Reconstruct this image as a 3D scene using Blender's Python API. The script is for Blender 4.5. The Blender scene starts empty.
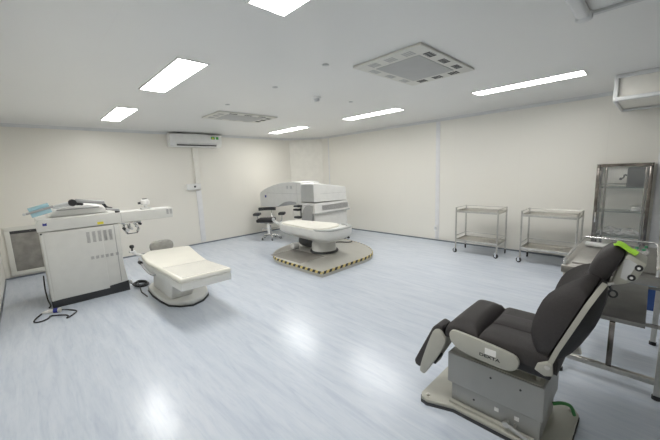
import bpy, bmesh, math, random
from mathutils import Vector, Matrix
random.seed(7)
PI = math.pi
SC = bpy.context.scene
COL = SC.collection

# ------------------------------------------------------------------ materials
def mat(name, col, rough=0.5, metal=0.0, var=0.0, scale=8.0, bump=0.0, bscale=60.0, coat=0.0, alpha=None, trans=0.0, emit=None):
    m = bpy.data.materials.new(name); m.use_nodes = True
    nt = m.node_tree; b = nt.nodes['Principled BSDF']
    b.inputs['Base Color'].default_value = (*col, 1)
    b.inputs['Roughness'].default_value = rough
    b.inputs['Metallic'].default_value = metal
    b.inputs['Coat Weight'].default_value = coat
    b.inputs['Transmission Weight'].default_value = trans
    if alpha is not None: b.inputs['Alpha'].default_value = alpha
    if emit: 
        b.inputs['Emission Color'].default_value = (*emit[0], 1); b.inputs['Emission Strength'].default_value = emit[1]
    tc = nt.nodes.new('ShaderNodeTexCoord')
    n = nt.nodes.new('ShaderNodeTexNoise'); n.inputs['Scale'].default_value = scale; n.inputs['Detail'].default_value = 4
    nt.links.new(tc.outputs['Object'], n.inputs['Vector'])
    r = nt.nodes.new('ShaderNodeValToRGB')
    v = var if var else 0.03
    r.color_ramp.elements[0].position = .3; r.color_ramp.elements[1].position = .7
    r.color_ramp.elements[0].color = (*[c*(1-v) for c in col], 1)
    r.color_ramp.elements[1].color = (*[min(1, c*(1+v)) for c in col], 1)
    nt.links.new(n.outputs['Fac'], r.inputs['Fac']); nt.links.new(r.outputs['Color'], b.inputs['Base Color'])
    if bump:
        n2 = nt.nodes.new('ShaderNodeTexNoise'); n2.inputs['Scale'].default_value = bscale; n2.inputs['Detail'].default_value = 3
        nt.links.new(tc.outputs['Object'], n2.inputs['Vector'])
        bp = nt.nodes.new('ShaderNodeBump'); bp.inputs['Strength'].default_value = bump; bp.inputs['Distance'].default_value = .01
        nt.links.new(n2.outputs['Fac'], bp.inputs['Height']); nt.links.new(bp.outputs['Normal'], b.inputs['Normal'])
    return m

def floor_finish():
    m = bpy.data.materials.new('blue_vinyl'); m.use_nodes = True
    nt = m.node_tree; b = nt.nodes['Principled BSDF']; L = nt.links.new
    tc = nt.nodes.new('ShaderNodeTexCoord')
    mp = nt.nodes.new('ShaderNodeMapping'); mp.inputs['Scale'].default_value = (13, 1.5, 1)
    L(tc.outputs['Object'], mp.inputs['Vector'])
    n = nt.nodes.new('ShaderNodeTexNoise'); n.inputs['Scale'].default_value = 1.0; n.inputs['Detail'].default_value = 7
    n.inputs['Roughness'].default_value = .62; n.inputs['Distortion'].default_value = .9
    L(mp.outputs['Vector'], n.inputs['Vector'])
    r = nt.nodes.new('ShaderNodeValToRGB'); e = r.color_ramp.elements
    e[0].position = .30; e[0].color = (.545, .60, .70, 1)
    e[1].position = .66; e[1].color = (.665, .712, .79, 1)
    k = e.new(.46); k.color = (.61, .665, .75, 1)
    L(n.outputs['Fac'], r.inputs['Fac'])
    mp2 = nt.nodes.new('ShaderNodeMapping'); mp2.inputs['Scale'].default_value = (40, 3.5, 1)
    L(tc.outputs['Object'], mp2.inputs['Vector'])
    n2 = nt.nodes.new('ShaderNodeTexNoise'); n2.inputs['Scale'].default_value = 1.0; n2.inputs['Detail'].default_value = 4; n2.inputs['Distortion'].default_value = 1.5
    L(mp2.outputs['Vector'], n2.inputs['Vector'])
    r2 = nt.nodes.new('ShaderNodeValToRGB'); r2.color_ramp.elements[0].position = .32; r2.color_ramp.elements[1].position = .5
    r2.color_ramp.elements[0].color = (.93, .945, .965, 1); r2.color_ramp.elements[1].color = (1, 1, 1, 1)
    L(n2.outputs['Fac'], r2.inputs['Fac'])
    mx = nt.nodes.new('ShaderNodeMix'); mx.data_type = 'RGBA'; mx.blend_type = 'MULTIPLY'; mx.inputs['Factor'].default_value = 1
    L(r.outputs['Color'], mx.inputs['A']); L(r2.outputs['Color'], mx.inputs['B'])
    L(mx.outputs['Result'], b.inputs['Base Color'])
    b.inputs['Roughness'].default_value = .235
    b.inputs['Specular IOR Level'].default_value = .5
    n3 = nt.nodes.new('ShaderNodeTexNoise'); n3.inputs['Scale'].default_value = 9; n3.inputs['Detail'].default_value = 2
    L(tc.outputs['Object'], n3.inputs['Vector'])
    bp = nt.nodes.new('ShaderNodeBump'); bp.inputs['Strength'].default_value = .35; bp.inputs['Distance'].default_value = .006
    L(n3.outputs['Fac'], bp.inputs['Height']); L(bp.outputs['Normal'], b.inputs['Normal'])
    return m

def panel_mat(name, col, axis, period, offset, rough=.45, seam=.9):
    """painted sandwich panel with thin joints at a regular spacing"""
    m = bpy.data.materials.new(name); m.use_nodes = True
    nt = m.node_tree; b = nt.nodes['Principled BSDF']; L = nt.links.new
    tc = nt.nodes.new('ShaderNodeTexCoord'); sp = nt.nodes.new('ShaderNodeSeparateXYZ')
    L(tc.outputs['Object'], sp.inputs['Vector'])
    def M(op, a, bb=None):
        x = nt.nodes.new('ShaderNodeMath'); x.operation = op
        if isinstance(a, float): x.inputs[0].default_value = a
        else: L(a, x.inputs[0])
        if bb is not None: x.inputs[1].default_value = bb
        return x.outputs[0]
    t = M('ADD', sp.outputs[axis], -offset + 50*period); t = M('MODULO', t, period); t = M('LESS_THAN', t, .008)
    n = nt.nodes.new('ShaderNodeTexNoise'); n.inputs['Scale'].default_value = .8; n.inputs['Detail'].default_value = 2
    L(tc.outputs['Object'], n.inputs['Vector'])
    r = nt.nodes.new('ShaderNodeValToRGB'); r.color_ramp.elements[0].position = .3; r.color_ramp.elements[1].position = .7
    r.color_ramp.elements[0].color = (*[c*.985 for c in col], 1); r.color_ramp.elements[1].color = (*col, 1)
    L(n.outputs['Fac'], r.inputs['Fac'])
    mx = nt.nodes.new('ShaderNodeMix'); mx.data_type = 'RGBA'
    L(t, mx.inputs['Factor']); L(r.outputs['Color'], mx.inputs['A']); mx.inputs['B'].default_value = (*[c*seam for c in col], 1)
    L(mx.outputs['Result'], b.inputs['Base Color']); b.inputs['Roughness'].default_value = rough
    return m

M_floor = floor_finish()
M_ceil = panel_mat('ceiling_panel', (.83, .83, .81), 0, 1.18, .55, .30, .98)
M_wallb = panel_mat('wall_panel_back', (.85, .825, .755), 0, 1.18, .62, .35, .972)
M_wallr = panel_mat('wall_panel_right', (.85, .83, .765), 1, 1.18, .55, .35, .972)
M_wallp = mat('wall_panel_plain', (.85, .83, .765), .35)
M_crown = mat('cove_aluminium', (.72, .73, .73), .3)
M_joint = mat('joint_cover', (.80, .80, .80), .4)
M_base = mat('skirting_seal', (.20, .22, .25), .5)
M_white = mat('white_plastic', (.82, .82, .80), .35)
M_warm = mat('cream_plastic', (.72, .71, .655), .45)
M_ac = mat('appliance_white', (.86, .86, .84), .3)
M_cass = mat('cassette_cream', (.74, .73, .67), .5)
M_cassg = mat('cassette_grille', (.50, .50, .48), .6)
M_slot = mat('dark_slot', (.05, .05, .05), .6)
M_grey = mat('grey_plastic', (.40, .40, .40), .45)
M_lgrey = mat('pale_grey_plastic', (.60, .61, .61), .4)
M_dark = mat('charcoal_paint', (.035, .038, .042), .45)
M_black = mat('black_rubber', (.02, .02, .022), .6)
M_blue = mat('navy_badge', (.03, .04, .25), .4)
M_yel = mat('yellow_sticker', (.80, .70, .05), .5)
M_green = mat('green_sticker', (.10, .45, .12), .5)
M_steel = mat('brushed_steel', (.58, .565, .53), .3, 1.0, .08, 30)
M_steelt = mat('satin_table_steel', (.34, .33, .31), .32, 1.0, .08, 20)
M_steels = mat('dull_shelf_steel', (.27, .265, .255), .38, .8, .12, 8)
M_steel2 = mat('polished_steel', (.21, .19, .175), .18, 1.0, .45, 9)
M_steeld = mat('dull_steel_box', (.055, .052, .05), .5, .0, .4, 9)
M_chrome = mat('chrome', (.8, .8, .8), .12, 1.0)
M_uph = mat('charcoal_upholstery', (.030, .026, .026), .6, 0, .12, 90, .25, 300)
M_uph.node_tree.nodes['Principled BSDF'].inputs['Sheen Weight'].default_value = .0
M_shell = mat('charcoal_shell', (.018, .0175, .019), .6)
M_chair = mat('putty_paint', (.43, .425, .375), .42)
M_cbody = mat('grey_painted_steel', (.37, .375, .365), .42, .1)
M_vinyl = mat('cream_vinyl', (.80, .78, .70), .4, 0, .03, 4, .1, 40)
M_cush = mat('ivory_cushion', (.88, .86, .78), .5)
M_bedw = mat('bed_white', (.74, .74, .71), .35)
M_lasg = mat('laser_white', (.68, .68, .65), .4)
M_exc = mat('excimer_white', (.78, .78, .76), .35)
M_excg = mat('excimer_grey', (.47, .48, .47), .4)
M_plat = mat('platform_lino', (.46, .45, .41), .3, 0, .04, 5)
M_patch = mat('platform_patch', (.33, .31, .28), .25)
M_ty = mat('tape_yellow', (.72, .58, .20), .5)
M_tb = mat('tape_black', (.03, .03, .03), .5)
M_lime = mat('lime_cloth', (.42, .78, .06), .8, 0, .1, 40)
M_towel = mat('white_paper', (.85, .85, .83), .8)
M_vbl = mat('blue_bin_plastic', (.02, .07, .25), .4)
M_lbl = mat('light_blue_label', (.25, .45, .62), .5)
M_redc = mat('green_cap', (.05, .30, .15), .5)
M_film = mat('blue_film', (.45, .72, .82), .25, alpha=.7)
M_glass = mat('clear_glass', (.92, .96, .94), .03, alpha=.07)
M_shelf = mat('glass_shelf_edge', (.16, .20, .18), .2, alpha=.8)
M_bag = mat('plastic_bag', (.85, .85, .85), .12, alpha=.35, bump=1, bscale=14)
M_cover = mat('clear_sheet', (.86, .86, .85), .2, alpha=.3, bump=.12, bscale=9)
M_pane = mat('pleated_filter', (.30, .285, .26), .5, .2, .25, 6)
M_gcable = mat('green_earth_cable', (.05, .25, .07), .5)
M_lamp = mat('lit_diffuser', (1, 1, 1), .5, emit=((1.0, .985, .95), 13.0))

# ------------------------------------------------------------------ mesh builder
class MB:
    def __init__(s): s.bm = bmesh.new()
    def _new(s, verts, faces, bevel=0, seg=3, mtx=None, mi=0):
        t = bmesh.new(); vs = [t.verts.new(v) for v in verts]
        for f in faces: t.faces.new([vs[i] for i in f])
        bmesh.ops.recalc_face_normals(t, faces=t.faces)
        if bevel:
            es = [e for e in t.edges if len(e.link_faces) == 2 and e.calc_face_angle(0) > .3]
            bmesh.ops.bevel(t, geom=es, offset=bevel, segments=seg, profile=.5, affect='EDGES', clamp_overlap=True)
        if mtx is not None: bmesh.ops.transform(t, matrix=mtx, verts=t.verts)
        for f in t.faces: f.material_index = mi
        me = bpy.data.meshes.new('tmp'); t.to_mesh(me); t.free(); s.bm.from_mesh(me); bpy.data.meshes.remove(me)
        return s
    def box(s, x0, x1, y0, y1, z0, z1, bevel=0, seg=3, mtx=None, mi=0):
        v = [(x, y, z) for x in (x0, x1) for y in (y0, y1) for z in (z0, z1)]
        return s._new(v, [(0,1,3,2),(4,6,7,5),(0,4,5,1),(2,3,7,6),(0,2,6,4),(1,5,7,3)], bevel, seg, mtx, mi)
    def prism(s, pts, axis, lo, hi, bevel=0, seg=3, mtx=None, mi=0):
        """pts: outline in the two other axes (in order)"""
        n = len(pts)
        def P(p, h):
            return {'x': (h, p[0], p[1]), 'y': (p[0], h, p[1]), 'z': (p[0], p[1], h)}[axis]
        v = [P(p, lo) for p in pts] + [P(p, hi) for p in pts]
        f = [tuple(range(n)), tuple(range(2*n-1, n-1, -1))] + [(i, (i+1) % n, n+(i+1) % n, n+i) for i in range(n)]
        return s._new(v, f, bevel, seg, mtx, mi)
    def loft(s, rings, cap=True, mi=0, closed=True):
        t = s.bm; R = [[t.verts.new(p) for p in r] for r in rings]; n = len(R[0])
        fs = []
        for a, b in zip(R[:-1], R[1:]):
            for i in range(n if closed else n-1):
                fs.append(t.faces.new((a[i], a[(i+1) % n], b[(i+1) % n], b[i])))
        if cap:
            fs.append(t.faces.new(R[0][::-1])); fs.append(t.faces.new(R[-1]))
        for f in fs: f.material_index = mi
        bmesh.ops.recalc_face_normals(t, faces=fs)
        return s
    def lathe(s, c, prof, seg=24, axis='z', mi=0):
        rings = []
        for r, h in prof:
            ring = []
            for i in range(seg):
                a = 2*PI*i/seg; u, v = max(r, 1e-4)*math.cos(a), max(r, 1e-4)*math.sin(a)
                ring.append({'z': (c[0]+u, c[1]+v, c[2]+h), 'x': (c[0]+h, c[1]+u, c[2]+v), 'y': (c[0]+u, c[1]+h, c[2]+v)}[axis])
            rings.append(ring)
        return s.loft(rings, mi=mi)
    def tube(s, pts, r, seg=10, smooth=0, mi=0):
        pts = [Vector(p) for p in pts]
        for _ in range(smooth):
            q = [pts[0]]
            for a, b in zip(pts[:-1], pts[1:]): q += [a.lerp(b, .25), a.lerp(b, .75)]
            pts = q + [pts[-1]]
        rings = []; ref = None
        for i, p in enumerate(pts):
            d = (pts[min(i+1, len(pts)-1)] - pts[max(i-1, 0)]).normalized()
            if ref is None: ref = Vector((0, 0, 1)) if abs(d.z) < .9 else Vector((1, 0, 0))
            u = (ref - d*ref.dot(d)).normalized(); w = d.cross(u); ref = u
            rr = r[i] if isinstance(r, (list, tuple)) else r
            rings.append([p + (u*math.cos(2*PI*k/seg) + w*math.sin(2*PI*k/seg))*rr for k in range(seg)])
        return s.loft(rings, mi=mi)
    def build(s, name, m, parent=None, sharp=.6):
        bm = s.bm
        org = Vector(ORG.get(parent.name, (0, 0, 0))) if parent is not None else Vector((0, 0, 0))
        if org.length: bmesh.ops.translate(bm, vec=-org, verts=bm.verts)
        for f in bm.faces: f.smooth = True
        for e in bm.edges:
            if len(e.link_faces) == 2 and e.calc_face_angle(0) > sharp: e.smooth = False
        me = bpy.data.meshes.new(name); bm.to_mesh(me); bm.free()
        for mm in (m if isinstance(m, (list, tuple)) else [m]): me.materials.append(mm)
        o = bpy.data.objects.new(name, me); COL.objects.link(o)
        if parent is not None: o.parent = parent; ORG[o.name] = tuple(org)
        return o
ORG = {}

def tag(o, label=None, cat=None, group=None, kind=None):
    if label: o['label'] = label
    if cat: o['category'] = cat
    if group: o['group'] = group
    if kind: o['kind'] = kind
    return o
def thing(name, label, cat, loc, group=None):
    o = bpy.data.objects.new(name, None); o.empty_display_size = .1; o.location = loc; COL.objects.link(o)
    ORG[o.name] = tuple(loc)
    return tag(o, label, cat, group)
def solo(mb, name, m, label, cat, group=None):
    return tag(mb.build(name, m), label, cat, group)
def struct(mb, name, m, parent=None):
    return tag(mb.build(name, m, parent), kind='structure')
def copy_tree(o, parent=None):
    c = o.copy(); COL.objects.link(c)
    if parent is not None: c.parent = parent
    for ch in list(o.children): copy_tree(ch, c)
    return c
def dup(root, loc, label, group=None):
    kids = list(root.children)
    c = root.copy(); COL.objects.link(c); c.location = loc; c['label'] = label
    if group: c['group'] = group
    for ch in kids: copy_tree(ch, c)
    return c
def rot_at(p, ax, ang): return Matrix.Translation(p) @ Matrix.Rotation(ang, 4, ax) @ Matrix.Translation(-Vector(p))

# ------------------------------------------------------------------ the room
XL, XR, YB, YF, ZC = -.41, 6.43, 7.56, -2.4, 2.60
CX, CY = 5.75, 6.88       # the chamfered far corner
T = .1
struct(MB().prism([(XL-T, YF-T), (XR+T, YF-T), (XR+T, YB+T), (XL-T, YB+T)], 'z', -.08, 0), 'floor', M_floor)
struct(MB().prism([(XL-T, YF-T), (XR+T, YF-T), (XR+T, YB+T), (XL-T, YB+T)], 'z', ZC, ZC+.08), 'ceiling', M_ceil)
struct(MB().box(XL-T, CX, YB, YB+T, 0, ZC), 'wall_back', M_wallb)
struct(MB().box(XL-T, XL, YF, YB, 0, ZC), 'wall_left', M_wallp)
struct(MB().box(XR, XR+T, YF, CY, 0, ZC), 'wall_right', M_wallr)
struct(MB().box(XL-T, XR+T, YF-T, YF, 0, ZC), 'wall_front', M_wallp)
struct(MB().prism([(CX, YB), (XR, CY), (XR+T, CY), (XR+T, YB+T), (CX, YB+T)], 'z', 0, ZC), 'wall_corner', M_wallp)
# skirting seal lines
struct(MB().box(XL, CX, YB-.012, YB, 0, .026), 'baseboard_back', M_base)
struct(MB().box(XR-.012, XR, YF, CY, 0, .026), 'baseboard_right', M_base)
struct(MB().box(XL, XL+.012, YF, YB-.012, 0, .026), 'baseboard_left', M_base)
# cove at the ceiling
def cove(a, b, n):
    a, b, n = Vector(a), Vector(b), Vector(n)
    prof = [(0, 0), (.05, 0), (.045, -.012), (.02, -.022), (.010, -.045), (0, -.05)]
    r = [[Vector((p.x+n.x*u, p.y+n.y*u, ZC+v)) for u, v in prof] for p in (a, b)]
    return MB().loft(r)
struct(cove((XL, YB, 0), (CX, YB, 0), (0, -1, 0)), 'trim_1', M_crown)
struct(cove((XR, .425, 0), (XR, CY, 0), (-1, 0, 0)), 'trim_2', M_crown)
struct(cove((CX, YB, 0), (XR, CY, 0), (-.7, -.7, 0)), 'trim_3', M_crown)
struct(cove((XL, YF, 0), (XL, YB, 0), (1, 0, 0)), 'trim_4', M_crown)
# joint cover strips standing on the walls
struct(MB().box(2.925, 3.045, YB-.014, YB, .045, 1.29, .004), 'trim_5', M_joint)
struct(MB().box(XR-.014, XR, 3.235, 3.325, .045, ZC-.05, .004), 'trim_6', M_joint)
struct(MB().box(XR-.014, XR, -.10, .0, .045, 2.29, .004), 'trim_7', M_joint)
struct(MB().box(XR-.012, XR, 6.60, 6.63, .045, ZC-.05, .003), 'trim_8', M_joint)
# bulkhead under the ceiling on the right
b = struct(MB().box(5.25, XR, YF, .41, 2.33, ZC), 'trim_9', M_wallp)
struct(MB().box(5.215, 5.25, YF, .44, 2.555, ZC, .008), 'trim_10', M_crown)
struct(MB().box(5.215, 5.285, YF, .44, 2.30, 2.345, .012), 'trim_11', M_crown)
struct(MB().box(5.215, 5.25, .395, .44, 2.34, 2.56, .008), 'trim_12', M_crown)
struct(MB().box(XR-.05, XR, YF, .44, 2.295, 2.33, .01), 'trim_13', M_crown)
struct(MB().box(5.285, XR-.05, .41, .44, 2.295, 2.34, .01), 'trim_14', M_crown)

# ------------------------------------------------------------------ ceiling things
def lamp_panel(label, loc):
    t = thing('ceiling_light', label, 'ceiling light', loc, 'recessed ceiling light panels')
    m = MB(); w, h = .14, .615
    x, y, z = loc
    m.box(x-w, x+w, y-h, y-h+.015, z-.008, z); m.box(x-w, x+w, y+h-.015, y+h, z-.008, z)
    m.box(x-w, x-w+.015, y-h+.015, y+h-.015, z-.008, z); m.box(x+w-.015, x+w, y-h+.015, y+h-.015, z-.008, z)
    m.build('frame', M_white, t)
    MB().box(x-w+.015, x+w-.015, y-h+.015, y+h-.015, z-.005, z-.001).build('diffuser', M_lamp, t)
    return t
L0 = lamp_panel('long lit ceiling panel left of the front ceiling cassette, second from the back wall', (1.21, 3.49, ZC))
for (x, y, lb) in [(1.205, 5.86, 'small-looking lit ceiling panel nearest the far left, before the wall air conditioner'),
                   (1.215, 1.14, 'lit ceiling panel cut off by the top edge of the photo'),
                   (4.73, 1.26, 'longest lit ceiling panel, nearest the trolleys on the right'),
                   (4.71, 3.70, 'lit ceiling panel right of the front cassette, middle of the right-hand row'),
                   (4.60, 6.08, 'thin lit ceiling panel farthest away, above the white laser with the platform')]:
    dup(L0, (x, y, ZC), lb)

def cassette(x0, x1, y0, y1, label):
    cx, cy = (x0+x1)/2, (y0+y1)/2
    t = thing('ceiling_cassette', label, 'air conditioner', (cx, cy, ZC), 'ceiling cassette units')
    m = MB(); m.box(x0, x1, y0, y1, ZC-.022, ZC-.001, .006); m.build('panel', M_cass, t)
    iw, ih = (x1-x0)*.32, (y1-y0)*.32
    MB().box(cx-iw, cx+iw, cy-ih, cy+ih, ZC-.027, ZC-.021, .003).build('intake_grille', M_cassg, t)
    # outlet slots on the four sides
    for sx, sy in ((1, 0), (-1, 0), (0, 1), (0, -1)):
        for k in (-1, 0, 1):
            s = MB()
            if sx:
                px = cx + sx*(iw + (x1-x0)/2)/2; py = cy + k*(y1-y0)*.25; w, h = (x1-x0)*.045, (y1-y0)*.07
            else:
                px = cx + k*(x1-x0)*.25; py = cy + sy*(ih + (y1-y0)/2)/2; w, h = (x1-x0)*.065, (y1-y0)*.045
            for j in range(4):
                if sx: s.box(px-w, px+w, py-h+j*2*h/4, py-h+(j+.6)*2*h/4, ZC-.024, ZC-.021)
                else: s.box(px-w+j*2*w/4, px-w+(j+.6)*2*w/4, py-h, py+h, ZC-.024, ZC-.021)
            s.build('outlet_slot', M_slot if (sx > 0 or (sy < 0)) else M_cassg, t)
cassette(2.44, 3.51, 1.40, 2.13, 'square cream ceiling cassette with grey centre grille, nearest the camera')
cassette(2.32, 3.40, 4.76, 5.43, 'cream ceiling cassette farther back, towards the wall air conditioner')

t = thing('smoke_detector', 'small white round smoke detector on ceiling between the two cassettes', 'smoke detector', (2.995, 3.27, ZC))
MB().lathe((2.995, 3.27, ZC), [(.05, -.001), (.05, -.018), (.045, -.022), (0, -.022)]).build('base', M_white, t)
MB().lathe((2.995, 3.27, ZC), [(.034, -.020), (.036, -.042), (.026, -.055), (0, -.056)]).build('sensor_head', M_lgrey, t)
for x, y, lb in [(2.26, 3.18, 'small white ceiling disc nearer the camera beside the long light panel'), (2.23, 4.31, 'small white ceiling disc in front of the far cassette'),
                 (2.2, 1.98+.28, 'small grey ceiling disc just left of the near cassette'), (3.6, 3.2, 'small white ceiling disc right of the smoke detector')]:
    solo(MB().lathe((x, y, ZC), [(.03, -.001), (.032, -.006), (.02, -.010), (0, -.011)], 20), 'ceiling_plug', M_lgrey, lb, 'ceiling plug', 'small ceiling discs')

# white surface trunking frame at the top edge
t = thing('ceiling_trunking', 'white raised trunking frame on the ceiling at the top right edge', 'trunking', (2.8, .2, ZC))
m = MB(); m.prism([(2.2, .395), (2.86, .395), (2.86, .47), (2.2, .47)], 'z', ZC-.05, ZC-.001, .02); m.build('wide_channel', M_crown, t)
MB().box(2.90, 2.945, -1.6, .44, ZC-.02, ZC-.001, .004).build('thin_channel', M_lgrey, t)
MB().lathe((2.90, .432, ZC), [(.048, -.001), (.048, -.045), (.035, -.052), (0, -.052)]).build('rounded_end', M_crown, t)

# ------------------------------------------------------------------ wall things
AX0, AX1 = 2.40, 3.57
t = thing('wall_air_conditioner', 'white split air conditioner high on the back wall', 'air conditioner', (2.98, YB, 2.28))
prof = [(YB-.001, 2.285), (YB-.001, 2.56), (YB-.17, 2.575), (YB-.215, 2.55), (YB-.225, 2.38), (YB-.19, 2.30), (YB-.12, 2.275)]
MB().prism(prof, 'x', AX0, AX1, .014).build('body', M_ac, t)
MB().box(AX0+.14, AX1-.14, YB-.218, YB-.195, 2.305, 2.33, 0, mtx=rot_at((3, YB-.205, 2.32), 'X', .4)).build('air_outlet', M_slot, t)
MB().box(AX0+.13, AX1-.13, YB-.236, YB-.222, 2.345, 2.352).build('flap_line', M_lgrey, t)
MB().box(3.31, 3.40, YB-.2275, YB-.221, 2.46, 2.52, 0).build('green_sticker', M_green, t)
MB().box(3.43, 3.49, YB-.2275, YB-.221, 2.46, 2.52, 0).build('green_sticker', M_green, t)
MB().prism([(3.325, 2.468), (3.385, 2.468), (3.355, 2.51)], 'y', YB-.2295, YB-.226).build('sticker_mark', M_yel, t)
for x in (2.55, 3.60):
    solo(MB().lathe((x, YB-.13, ZC), [(.012, -.001), (.012, -.02), (.032, -.025), (.034, -.05), (.02, -.062), (0, -.063)], 16), 'sprinkler_head', M_white,
         'small white sprinkler on ceiling above the %s end of the wall air conditioner' % ('left' if x < 3 else 'right'), 'sprinkler', 'ceiling sprinklers')
t = thing('pipe_cover', 'white vertical pipe cover below the wall air conditioner', 'pipe cover', (2.985, YB, 1.46))
MB().box(2.925, 3.045, YB-.045, YB-.001, 1.462, 2.27, .008).build('cover', M_wallp, t)
t = thing('wall_isolator_box', 'small white wall box with dark knob on the back wall', 'switch box', (2.87, YB, 1.3))
MB().box(2.71, 3.03, YB-.07, YB-.001, 1.31, 1.455, .01).build('housing', M_white, t)
MB().lathe((2.885, YB-.07, 1.385), [(.022, .002), (.022, -.015), (.016, -.022), (0, -.022)], 20, 'y').build('knob', M_slot, t)
t = thing('wall_socket', 'small white socket on the joint strip of the right wall', 'socket', (XR-.014, 3.30, .28))
MB().box(XR-.030, XR-.0145, 3.255, 3.345, .215, .345, .006).build('plate', M_ac, t)
MB().box(XR-.034, XR-.030, 3.275, 3.325, .25, .31, .001).build('rocker', M_lgrey, t)

# return-air grille low in the far left corner
t = thing('return_air_grille', 'low framed return-air opening with grey filter, far left corner', 'air grille', (.1, YB, .05))
fx0, fx1, fz0, fz1 = -.33, .62, .05, .89
m = MB(); w = .07
m.box(fx0, fx1, YB-.03, YB-.001, fz1-w, fz1, .004); m.box(fx0, fx1, YB-.03, YB-.001, fz0, fz0+w, .004)
m.box(fx0, fx0+w, YB-.03, YB-.001, fz0+w, fz1-w, .004); m.box(fx1-w, fx1, YB-.03, YB-.001, fz0+w, fz1-w, .004)
m.build('frame', M_warm, t)
m = MB(); n = 30; zz = [fz0+w+(fz1-fz0-2*w)*i/n for i in range(n+1)]
rows = []
for i, z in enumerate(zz):
    rows.append([(fx0+w+(fx1-fx0-2*w)*k/16, YB-.010-.006*(i % 2)-.003*math.sin(k*1.7+i*.4), z) for k in range(17)])
m.loft(rows, cap=False, closed=False); m.build('filter', M_pane, t)
MB().box(fx0+w, fx1-w, YB-.018, YB-.002, fz1-w-.05, fz1-w-.001).build('top_shade', M_slot, t)  # dark strip stands in for the shadow under the frame's top bar

# ------------------------------------------------------------------ laser unit with horizontal arm (left)
t = thing('eye_laser_cabinet', 'cream wheeled laser cabinet with long horizontal arm, standing at the left', 'medical laser', (.5, 5.65, 0))
yf, yb = 5.275, 6.02
body = MB().prism([(.075, .09), (.70, .125), (.93, .145), (.905, .40), (.915, .99), (.075, .99)], 'y', yf, yb, .012).build('body', M_lasg, t)
MB().box(.105, .70, yf-.008, yf+.003, .10, .975, .004, mtx=None).build('front_panel', M_lasg, t)
MB().box(.845, .852, yf-.004, yf+.003, .16, .98).build('panel_joint', M_grey, t)
MB().prism([(.075, .0), (.94, .0), (.935, .15), (.70, .13), (.075, .095)], 'y', yf+.006, yb-.02, .004).build('plinth', M_dark, t)
beam = MB().prism([(.055, 1.0), (1.64, 1.0), (1.645, 1.15), (.07, 1.15), (.05, 1.09)], 'y', yf-.012, yf+.30, .010).build('arm_beam', M_lasg, t)
MB().box(.947, .951, yf-.0135, yf-.010, 1.005, 1.145).build('beam_joint', M_grey, t)
MB().box(.06, .93, yf+.295, yb, .985, 1.15, .015).build('top_cover', M_lasg, t)
for k in range(5):
    m = MB()
    for j in range(9): m.box(.527+k*.063, .563+k*.063, yf-.0105, yf-.0075, .785+j*.0165, .796+j*.0165)
    m.build('vent', M_grey, t)
for k in range(6):
    m = MB(); x = .54+k*.055 + (.055*.2 if k == 5 else 0)
    for j in range(3): m.box(x, x+.034, yf-.0105 if k < 5 else yf-.004, yf-.0075 if k < 5 else yf+.002, .552+j*.014, .562+j*.014)
    m.build('vent', M_grey, t)
for x in (1.55, 1.60):
    m = MB()
    for j in range(5): m.box(x, x+.03, yf-.0155, yf-.0115, 1.055+j*.015, 1.065+j*.015)
    m.build('vent', M_grey, t)
MB().box(.665, .735, yf-.0145, yf-.0115, 1.015, 1.05).build('warning_label', M_yel, t)
MB().prism([(.115, 1.075), (.155, 1.075), (.155, 1.11), (.135, 1.10), (.115, 1.11)], 'y', yf-.0145, yf-.0115).build('badge', M_blue, t)
MB().lathe((.085, yf-.012, .975), [(.011, .003), (.011, -.006), (0, -.006)], 12, 'y').build('lock', M_dark, t)
# raised hood
MB().prism([(.18, 1.149), (.86, 1.149), (.80, 1.25), (.62, 1.30), (.40, 1.30), (.24, 1.25)], 'y', yf+.20, yb-.06, .03, 4).build('hood', M_white, t)
MB().box(.28, .74, yf+.17, yf+.20, 1.235, 1.25, .004).build('hood_lip', M_grey, t)
# articulated screen arm
MB().tube([(.235, yf+.02, 1.295), (.28, yf+.02, 1.30), (.40, yf+.02, 1.325)], [.016, .028, .028], 12).build('arm_link', M_lgrey, t)
e = MB().lathe((.44, yf+.02, 1.335), [(0, -.05), (.04, -.05), (.045, -.03), (.045, .03), (.04, .05), (0, .05)], 18, 'y').build('elbow', M_black, t)
MB().box(.45, .55, yf-.02, yf+.04, 1.295, 1.33, .015, mtx=rot_at((.5, 0, 1.31), 'Y', .12)).build('elbow_cover', M_black, t)
MB().box(.47, .79, yf-.02, yf+.05, 1.335, 1.385, .018, mtx=rot_at((.47, 0, 1.37), 'Y', .17)).build('arm_link', M_grey, t)
MB().tube([(.76, yf+.02, 1.30), (.78, yf+.02, 1.27), (.80, yf+.02, 1.235), (.86, yf+.02, 1.215)], .017, 10, 1).build('arm_bend', M_black, t)
MB().box(.79, .95, yf-.015, yf+.045, 1.20, 1.235, .012, mtx=rot_at((.79, 0, 1.23), 'Y', .22)).build('arm_link', M_grey, t)
MB().lathe((.92, yf+.03, 1.15), [(.03, -.005), (.03, .03), (.022, .05), (0, .05)], 16).build('arm_foot', M_black, t)
# top camera
MB().box(1.235, 1.36, yf+.06, yf+.16, 1.1495, 1.178, .008).build('camera_base', M_white, t)
MB().lathe((1.30, yf+.11, 1.178), [(.022, -.002), (.022, .03), (.06, .045), (.066, .08), (.055, .11), (.03, .125), (0, .125)], 20).build('camera_head', M_white, t)
MB().lathe((1.30, yf+.11, 1.178), [(.032, .12), (.032, .135), (0, .135)], 16).build('camera_cap', M_black, t)
MB().lathe((1.235, yf+.10, 1.25), [(.016, 0), (.016, -.03), (0, -.03)], 12, 'x').build('camera_lens', M_black, t)
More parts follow.
